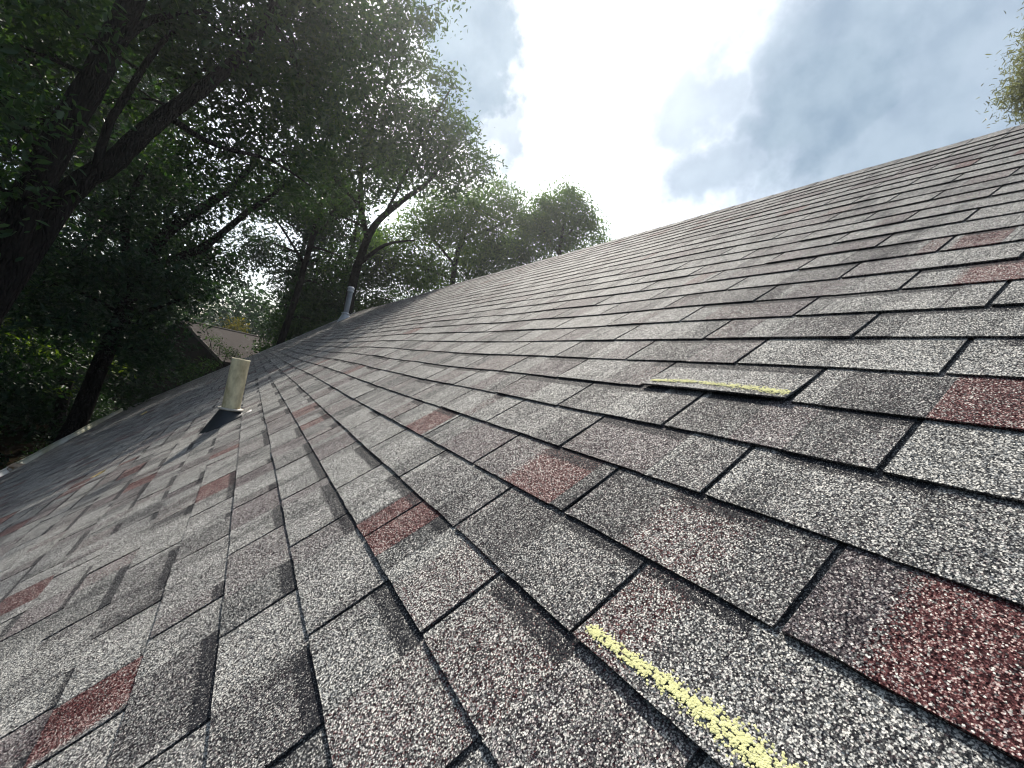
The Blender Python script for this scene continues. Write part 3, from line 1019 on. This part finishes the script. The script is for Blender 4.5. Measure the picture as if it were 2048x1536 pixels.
TREES = {'fork': {'trunk': [(-3.49, 8.5, -1.59, 0.27), (-3.44, 8.81, -0.47, 0.24), (-3.36, 8.97, 0.57, 0.205), (-3.26, 9.03, 1.59, 0.19), (-3.15, 9.05, 2.28, 0.182), (-3.02, 9.05, 3.04, 0.175), (-2.87, 9.04, 3.7, 0.165), (-2.75, 9.0, 4.42, 0.155), (-2.61, 8.86, 5.02, 0.145), (-2.45, 8.77, 6.23, 0.12), (-2.42, 8.81, 7.39, 0.08)], 'limbs': [[(-3.47, 8.85, -0.48, 0.17), (-3.34, 8.93, 0.08, 0.17), (-3.2, 9.07, 0.75, 0.165), (-3.03, 9.3, 1.68, 0.155), (-2.88, 9.45, 2.25, 0.15), (-2.62, 9.53, 2.67, 0.145), (-2.42, 9.64, 3.21, 0.135), (-2.11, 9.79, 3.94, 0.12), (-1.68, 9.78, 4.68, 0.105), (-1.26, 9.97, 5.74, 0.09), (-0.99, 9.95, 6.98, 0.07), (-0.71, 10.19, 8.38, 0.04)], [(-2.74, 9.43, 2.52, 0.065), (-2.75, 9.44, 2.89, 0.06), (-2.71, 9.43, 3.31, 0.056), (-2.66, 9.47, 3.58, 0.053), (-2.55, 9.51, 4.12, 0.048), (-2.42, 9.54, 4.66, 0.042), (-2.24, 9.57, 5.14, 0.035), (-1.88, 9.76, 5.78, 0.02)], [(-2.77, 8.93, 4.04, 0.07), (-2.42, 9.0, 4.84, 0.05), (-1.78, 9.12, 5.5, 0.03)], [(-3.15, 9.05, 2.28, 0.05), (-3.27, 8.41, 2.5, 0.04), (-3.52, 7.82, 2.7, 0.02)], [(-2.16, 9.72, 3.81, 0.06), (-1.47, 10.15, 3.79, 0.045), (-0.59, 10.55, 4.05, 0.03), (0.23, 10.99, 4.01, 0.015)]], 'clumps': [(-3.85, 9.53, 3.9, 0.8), (-3.51, 7.62, 2.61, 0.67), (-3.39, 9.67, 4.51, 0.62), (-2.39, 9.59, 5.25, 0.78), (-1.6, 10.0, 5.84, 1.01), (-2.15, 10.83, 5.12, 0.87), (-3.51, 9.64, 2.91, 0.61), (-3.6, 9.62, 1.85, 0.6), (-0.94, 10.63, 6.87, 1.22), (-1.19, 10.85, 5.36, 1.02), (-0.39, 11.5, 6.37, 1.25), (-2.88, 10.54, 4.09, 0.44), (-1.56, 11.38, 3.91, 0.99), (-0.48, 11.68, 4.76, 1.14), (-0.02, 11.32, 7.67, 1.26), (-3.66, 8.23, 1.59, 0.73), (-2.63, 9.19, 5.88, 1.24), (-3.35, 8.01, 4.37, 0.92), (-1.22, 10.0, 7.75, 1.41)]}, 
 'mid': {'trunk': [(-3.38, 12.36, -3.8, 0.2), (-3.11, 12.95, -2.21, 0.18), (-3.0, 13.38, -0.75, 0.165), (-2.86, 13.55, 0.35, 0.155), (-2.76, 13.73, 1.43, 0.14), (-2.48, 13.86, 2.49, 0.12), (-1.95, 14.07, 3.39, 0.11), (-1.37, 14.39, 4.41, 0.08), (-0.97, 14.59, 5.51, 0.05)], 'limbs': [[(-2.8, 13.74, 1.11, 0.12), (-3.12, 13.59, 2.07, 0.09), (-3.2, 13.63, 3.01, 0.07), (-3.03, 13.72, 4.09, 0.04)], [(-1.79, 14.26, 2.43, 0.1), (-1.45, 14.31, 2.97, 0.085), (-0.92, 14.35, 3.88, 0.07), (-0.48, 14.4, 4.5, 0.05), (0.05, 14.4, 5.47, 0.03)], [(-2.69, 13.73, 1.58, 0.09), (-1.79, 14.26, 2.43, 0.1)], [(-2.89, 13.55, 0.22, 0.06), (-2.13, 13.46, 0.79, 0.04), (-1.34, 13.51, 1.41, 0.02)]], 'clumps': [(-2.61, 14.03, 3.12, 1.05), (-3.23, 13.29, 2.55, 0.9), (-1.78, 14.98, 3.99, 0.86), (-2.29, 13.2, 1.39, 0.88), (-1.58, 13.39, 1.38, 0.64), (-2.98, 12.68, 1.27, 0.76), (-3.65, 12.51, 1.24, 0.82), (-2.21, 13.15, 0.15, 0.68), (-2.93, 14.24, 4.2, 0.87), (-0.78, 15.43, 4.53, 0.63), (-2.13, 12.85, -0.31, 0.63), (-3.96, 11.93, 0.65, 0.76), (-3.41, 12.09, 0.02, 0.7), (-1.58, 14.81, 2.32, 0.83), (-1.06, 15.31, 2.58, 0.32)]}, 
 'tall': {'trunk': [(2.57, 17.36, -0.46, 0.2), (2.59, 17.32, 1.65, 0.18), (2.55, 17.25, 3.16, 0.16), (2.6, 17.11, 4.3, 0.14), (2.83, 16.96, 5.5, 0.12), (3.51, 16.78, 6.59, 0.1), (4.34, 16.44, 7.72, 0.07), (4.77, 16.14, 8.99, 0.04)], 'limbs': [[(2.55, 17.11, 3.9, 0.09), (3.33, 16.93, 4.91, 0.06), (4.36, 16.84, 5.46, 0.03)], [(2.7, 17.05, 4.9, 0.1), (2.05, 16.77, 6.45, 0.08), (1.91, 16.37, 8.44, 0.065), (2.07, 15.9, 10.46, 0.05), (1.96, 15.75, 12.45, 0.03)], [(2.35, 16.92, 5.87, 0.07), (0.76, 16.29, 6.62, 0.05), (0.03, 15.84, 7.76, 0.03)], [(3.09, 16.87, 5.96, 0.06), (3.71, 15.62, 9.21, 0.04), (4.0, 15.06, 10.38, 0.02)]], 'clumps': [(1.18, 15.12, 9.02, 1.67), (2.17, 15.17, 10.63, 0.86), (1.1, 14.75, 10.55, 0.78), (2.2, 15.37, 8.33, 1.59), (3.48, 15.64, 9.47, 1.25), (0.64, 15.43, 7.4, 1.43), (1.83, 16.1, 6.86, 1.55), (3.36, 15.94, 7.86, 1.44), (4.55, 16.16, 9.09, 1.32), (0.01, 14.81, 8.67, 1.19), (2.76, 15.25, 12.09, 0.68), (0.47, 14.74, 10.63, 1.67), (3.79, 15.16, 10.68, 0.46), (4.29, 15.23, 10.72, 0.25), (1.75, 15.09, 11.69, 1.06), (-0.24, 14.98, 7.23, 1.19), (4.92, 17.08, 8.18, 1.2), (5.88, 17.04, 8.8, 0.93), (6.44, 17.07, 9.49, 0.59), (7.1, 17.16, 9.49, 0.21), (0.1, 15.58, 5.74, 0.86), (3.29, 14.48, 12.89, 0.3), (1.27, 16.73, 5.21, 1.05), (5.2, 16.39, 10.0, 0.49), (3.16, 15.81, 11.22, 0.43)]}, 
 'slim': {'trunk': [(0.71, 20.43, -1.04, 0.15), (0.8, 20.47, 0.45, 0.14), (0.99, 20.46, 2.41, 0.125), (1.09, 20.36, 4.35, 0.115), (1.17, 20.1, 6.25, 0.1), (1.16, 19.79, 8.06, 0.08), (1.24, 19.36, 10.23, 0.05)], 'limbs': [[(1.08, 20.44, 3.93, 0.06), (-0.11, 19.94, 5.08, 0.04), (-0.92, 19.57, 5.66, 0.02)], [(1.1, 20.28, 5.2, 0.06), (2.28, 20.06, 6.68, 0.04), (3.36, 19.93, 7.53, 0.02)]], 'clumps': [(0.33, 19.57, 6.38, 1.08), (1.85, 20.32, 7.02, 1.07), (-1.03, 19.09, 6.23, 1.1), (2.67, 21.33, 4.83, 1.02), (1.79, 21.35, 1.81, 1.0), (2.16, 21.66, 3.31, 1.14)]}, 
 'rear': {'trunk': [(9.25, 23.94, 3.89, 0.16), (8.81, 23.67, 6.12, 0.15), (8.71, 23.36, 8.09, 0.13), (9.08, 23.0, 9.9, 0.09), (9.59, 22.67, 11.18, 0.05)], 'limbs': [[(8.7, 23.5, 6.94, 0.08), (6.95, 23.54, 8.06, 0.06), (5.88, 23.39, 8.74, 0.03)], [(8.75, 23.25, 8.37, 0.07), (10.56, 22.62, 9.79, 0.05), (11.42, 22.08, 10.58, 0.02)]], 'clumps': [(7.67, 23.06, 9.35, 1.79), (9.2, 22.72, 10.16, 1.55), (10.69, 22.53, 10.41, 1.3), (6.55, 23.3, 8.14, 1.62), (8.88, 23.07, 8.09, 1.69), (11.09, 22.45, 11.44, 0.64), (10.17, 22.74, 11.74, 0.63), (10.75, 23.16, 8.78, 1.18), (5.1, 23.67, 6.32, 1.46), (6.98, 23.24, 6.05, 1.36)]}, 
 'ridge': {'trunk': [(15.46, 21.72, 3.55, 0.15), (14.8, 21.55, 6.49, 0.14), (14.09, 21.3, 9.3, 0.11), (13.75, 21.01, 11.23, 0.07), (13.69, 20.91, 12.67, 0.03)], 'limbs': [[(14.14, 21.38, 9.03, 0.06), (12.56, 21.57, 10.3, 0.04), (11.79, 21.71, 10.93, 0.02)], [(13.99, 21.25, 9.56, 0.06), (14.37, 20.3, 10.99, 0.04), (14.75, 19.82, 11.61, 0.02)]], 'clumps': [(13.52, 21.18, 11.18, 1.52), (13.63, 21.03, 12.54, 0.76), (12.39, 21.17, 11.32, 0.86), (14.42, 20.38, 11.03, 1.04), (14.97, 20.06, 10.87, 0.64), (12.76, 21.68, 9.8, 1.31), (14.61, 21.13, 9.75, 1.19), (14.2, 20.41, 12.0, 0.46), (11.99, 21.83, 10.45, 0.72), (16.28, 20.26, 10.34, 0.3), (15.61, 20.16, 10.23, 0.53)]}, 
 'right': {'trunk': [(11.43, 0.76, 2.96, 0.16), (10.71, 0.97, 5.12, 0.14), (10.2, 1.16, 6.51, 0.11), (9.87, 1.37, 7.53, 0.08)], 'limbs': [[(10.38, 1.06, 5.79, 0.07), (9.8, 1.6, 6.68, 0.05), (9.49, 2.09, 7.01, 0.02)], [(10.2, 1.16, 6.51, 0.06), (9.53, 1.76, 7.57, 0.04), (9.48, 2.24, 7.84, 0.015)]], 'clumps': [(9.59, 1.94, 6.9, 0.75), (9.42, 2.18, 7.44, 0.4), (9.45, 2.2, 7.04, 0.45), (9.54, 2.18, 6.54, 0.32), (9.5, 2.19, 7.83, 0.33), (9.71, 1.74, 7.67, 0.86), (10.0, 1.45, 6.39, 0.84), (9.52, 1.61, 8.43, 0.91), (9.55, 2.25, 6.87, 0.34)]}}

tree('tree', TREES['fork'], 'large tree with two thick forked dark trunks, leaning beside the gutter at left', 'tree', LEAF, BARK, 0.125, 1.0)
tree('tree', TREES['mid'], 'tree with thick dark curving trunk and low boughs, left of the near vent pipe', 'tree', LEAF_DEEP, BARK, 0.125, 1.0)
tree('tree', TREES['tall'], 'tall tree with curved trunk rising behind the far vent pipe, against bright sky', 'tree', LEAF, BARK2, 0.16, 0.85)
tree('tree', TREES['slim'], 'slender tree with a thin straight leaning trunk just beyond the far roof corner', 'tree', LEAF, BARK2, 0.15, 0.8)
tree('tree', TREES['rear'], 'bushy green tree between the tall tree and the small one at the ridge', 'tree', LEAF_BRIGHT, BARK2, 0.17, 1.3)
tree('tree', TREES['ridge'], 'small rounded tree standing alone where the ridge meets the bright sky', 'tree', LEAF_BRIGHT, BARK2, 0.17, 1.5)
TREES['mid']['clumps'] += [(-1.05, 15.6, 3.65, 0.5), (-0.72, 16.05, 4.2, 0.4), (-1.15, 15.27, 3.0, 0.4)]
TREES['right'] = {k: [[tuple([p[0] + 0.18, p[1] - 0.28, p[2] + 0.03, *p[3:]]) for p in l] if isinstance(l, list) else (l[0] + 0.18, l[1] - 0.28, l[2] + 0.03, l[3]) for l in v] for k, v in TREES['right'].items()}
tree('tree', TREES['right'], 'olive leaved tree showing above the ridge at the right edge', 'tree', LEAF_OLIVE_GLINT, BARK2, 0.075, 3.6, None, 0.6, 0.5)


def filler(x, y, top, rad_, nclump, z0=-2.0):
    """clumps for a tree of the second row"""
    cl = []
    for _ in range(nclump):
        a = rng.random() * 6.28
        f = rng.random()
        z = z0 + (top - z0) * f
        rr = rad_ * (0.35 + 0.65 * math.sin(math.pi * min(0.95, 0.25 + f * 0.75))) * math.sqrt(rng.random())
        cl.append((x + rr * math.cos(a), y + rr * math.sin(a), z, rad_ * rng.uniform(0.28, 0.48)))
    lean = rng.normal() * 0.4
    return dict(trunk=[(x - lean, y, GZ - 0.1, 0.2), (x - lean * 0.5, y, -1.0, 0.16), (x, y, top * 0.5, 0.11), (x + lean * 0.3, y, top * 0.9, 0.03)], limbs=[], clumps=cl)


SECOND = [(-10.5, 12.0, 11.5, 3.4, 26, -2.5, 'broad dark tree at the left edge behind the forked trunks'),
          (-7.6, 17.5, 12.5, 3.6, 28, -2.5, 'dark leafy tree seen between the two forked trunks'),
          (-5.6, 22.0, 12.0, 3.4, 24, 1.0, 'dense dark tree behind the thick curving trunk'),
          (1.2, 26.5, 11.0, 3.2, 18, 3.0, 'deep green tree behind the slender leaning trunk'),
          (3.4, 25.0, 12.0, 3.2, 18, 3.0, 'full green tree filling the gap behind the tall tree'),
          (-12.5, 22.0, 12.0, 3.8, 26, -2.0, 'shadowed tree farthest to the left in the woods'),
          (-9.6, 18.0, 12.0, 3.4, 24, -1.5, 'leafy dark tree just right of the leftmost woods'),
          (-7.2, 27.0, 11.5, 3.4, 20, -1.0, 'dim tree deep in the woods behind the thick curving trunk'),
          (-8.8, 5.5, 11.0, 3.0, 22, -2.0, 'unseen tree added for shade beside the house, just outside the left edge'),  # beyond the left edge, added to darken the ground
          (-12.5, 3.0, 11.0, 3.4, 20, -2.0, 'unseen tree added for shade at the far left of the yard')]  # out of view, likewise added for its shade
for x, y, top, r_, nc, z0, lab in SECOND:
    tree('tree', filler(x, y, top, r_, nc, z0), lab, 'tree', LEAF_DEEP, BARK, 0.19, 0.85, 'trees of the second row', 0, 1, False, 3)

# understory: leafy saplings and bushes in the shade left of the roof
UNDER = [(-4.0, 14.48, -0.76, 0.72), (-4.1, 13.37, -1.21, 0.65), (-3.36, 16.64, -1.24, 0.86), (-4.19, 17.53, -0.7, 0.89), (-2.06, 15.86, -0.78, 0.6), (-4.3, 12.36, -0.66, 0.59), (-2.6, 14.73, -1.48, 0.6), (-3.3, 18.84, -0.9, 0.9), (-5.61, 19.26, -0.24, 1.1), (-4.26, 21.63, -0.16, 1.31), (-4.5, 11.25, -0.94, 0.6)]
LIT = [(-3.98, 14.91, -1.71, 0.2), (-4.18, 13.39, -0.73, 0.26), (-3.35, 15.64, -0.97, 0.24), (-2.77, 14.22, -0.98, 0.17), (-4.2, 12.37, -0.37, 0.21), (-3.87, 16.56, -0.94, 0.31), (-4.1, 12.41, 0.66, 0.2)]
SHRUB = [(1.74, 22.78, 2.82, 1.18), (1.43, 23.91, 1.57, 0.98), (2.98, 23.49, 4.01, 1.25), (4.47, 24.14, 4.81, 1.33), (5.9, 24.76, 5.34, 1.26), (7.37, 25.23, 6.16, 1.32), (9.21, 25.47, 7.1, 1.38), (11.03, 25.48, 8.35, 1.43), (2.43, 21.77, 2.0, 0.69), (12.91, 25.3, 9.63, 1.31), (0.84, 25.94, 1.76, 0.91), (13.6, 24.0, 11.6, 1.2), (14.6, 23.5, 11.2, 1.2), (13.0, 24.5, 10.6, 1.3), (10.6, 23.0, 8.6, 1.3)]
UNDER += [(-4.6 - 5 * rng.random(), 8 + 9 * rng.random(), GZ + 0.4 + 1.6 * rng.random(), rng.uniform(0.5, 0.9)) for _ in range(26)]
UNDER += [(-3.2 - 8 * rng.random(), 19 + 13 * rng.random(), GZ + 0.3 + 1.2 * rng.random(), rng.uniform(0.7, 1.2)) for _ in range(34)]
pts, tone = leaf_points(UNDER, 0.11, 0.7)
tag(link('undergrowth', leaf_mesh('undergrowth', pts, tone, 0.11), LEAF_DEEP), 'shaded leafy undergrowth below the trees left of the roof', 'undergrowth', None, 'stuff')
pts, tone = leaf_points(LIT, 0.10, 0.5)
tag(link('painted_sunlit_foliage', leaf_mesh('painted_sunlit_foliage', pts, tone, 0.10), LEAF_SUN_PAINT), 'bright yellow-green leaves with sunlight painted into their colour, in the dark woods', 'foliage', None, 'stuff')
pts, tone = leaf_points([(x, y, z, r) for x, y, z, r in SHRUB] + [(x * 1.02, y + 1, z - 1.8, r * 1.2) for x, y, z, r in SHRUB], 0.16, 0.9)
tag(link('thicket', leaf_mesh('thicket', pts, tone, 0.16), LEAF), 'thicket of green saplings behind the far end of the roof', 'thicket', None, 'stuff')

# small single plants
def shrub(name, clumps, mat, size, label, cat, dens=1.0):
    cx, cy = np.mean([q[0] for q in clumps]), np.mean([q[1] for q in clumps])
    zt = max(q[2] for q in clumps)
    o = empty(name, (cx, cy, GZ), label, cat)
    mb = MB()
    for x, y, z, r in clumps:
        bp = branch_pts((cx, cy, GZ - 0.05), (x, y, z), 0.05, 6)
        mb.tube([q - np.array([cx, cy, GZ]) for q in bp], list(np.linspace(0.05, 0.012, 6)), 6)
    mb.obj('stem', BARK2, o, True)
    pts, tone = leaf_points(clumps, size, dens)
    link('foliage', leaf_mesh('foliage', pts, tone, size, (cx, cy, GZ)), mat, o)


shrub('sapling', [(-1.31, 35.98, 1.11, 0.62), (-1.46, 35.98, 0.61, 0.42), (-1.0, 35.99, 0.72, 0.40), (-1.2, 36, 1.5, .3)], LEAF_GOLD, 0.17, 'young tree with golden autumn leaves behind the brown shed roof', 'tree', 1.0)
shrub('climber', [(-1.04, 23.98, -0.35, 0.28), (-0.71, 23.48, -0.43, 0.32), (-1.4, 24.47, -0.09, 0.21), (-1.85, 25.95, 0.25, 0.2), (-2.21, 26.43, 0.6, 0.2)], LEAF, 0.085, 'leafy shoots growing up in front of the brown shed roof edge', 'plant', 0.7)
shrub('bush', [(-1.65, 19.92, -1.06, 0.34), (-1.5, 20.95, -0.85, 0.24), (-1.9, 18.87, -1.25, 0.38)], LEAF, 0.10, 'green bush at the roof corner left of the near vent pipe', 'bush', 0.9)

# far woods, one mass
cl = []
for i in range(300):
    a = rng.uniform(-1.35, 0.75)
    r_ = rng.uniform(36, 62)
    top = rng.uniform(-1, 9) if a < -0.1 else rng.uniform(0, 8)
    cl.append((r_ * math.sin(a), r_ * math.cos(a), rng.uniform(GZ + 1, top), rng.uniform(1.6, 3.0)))
pts, tone = leaf_points(cl, 0.42, 0.9)
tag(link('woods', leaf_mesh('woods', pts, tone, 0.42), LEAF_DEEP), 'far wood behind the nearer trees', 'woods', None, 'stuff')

# ------------------------------------------------------------------ thin scattering volume added to imitate lens glare near the sun
hz = MB()
hz.box((-330, -330, GZ - 1.6), (330, 345, 15.5))
HZ, t = new_mat('glare_veil')
vp = t.n('ShaderNodeVolumePrincipled', {'Color': (0.93, 0.97, 1.0, 1), 'Density': 0.0013, 'Anisotropy': 0.72})
t.t.links.new(vp.outputs[0], t.n('ShaderNodeOutputMaterial').inputs['Volume'])
tag(hz.obj('glare_veil', HZ), 'thin air volume added to imitate lens glare around the sun', 'glare_veil', None, 'stuff')
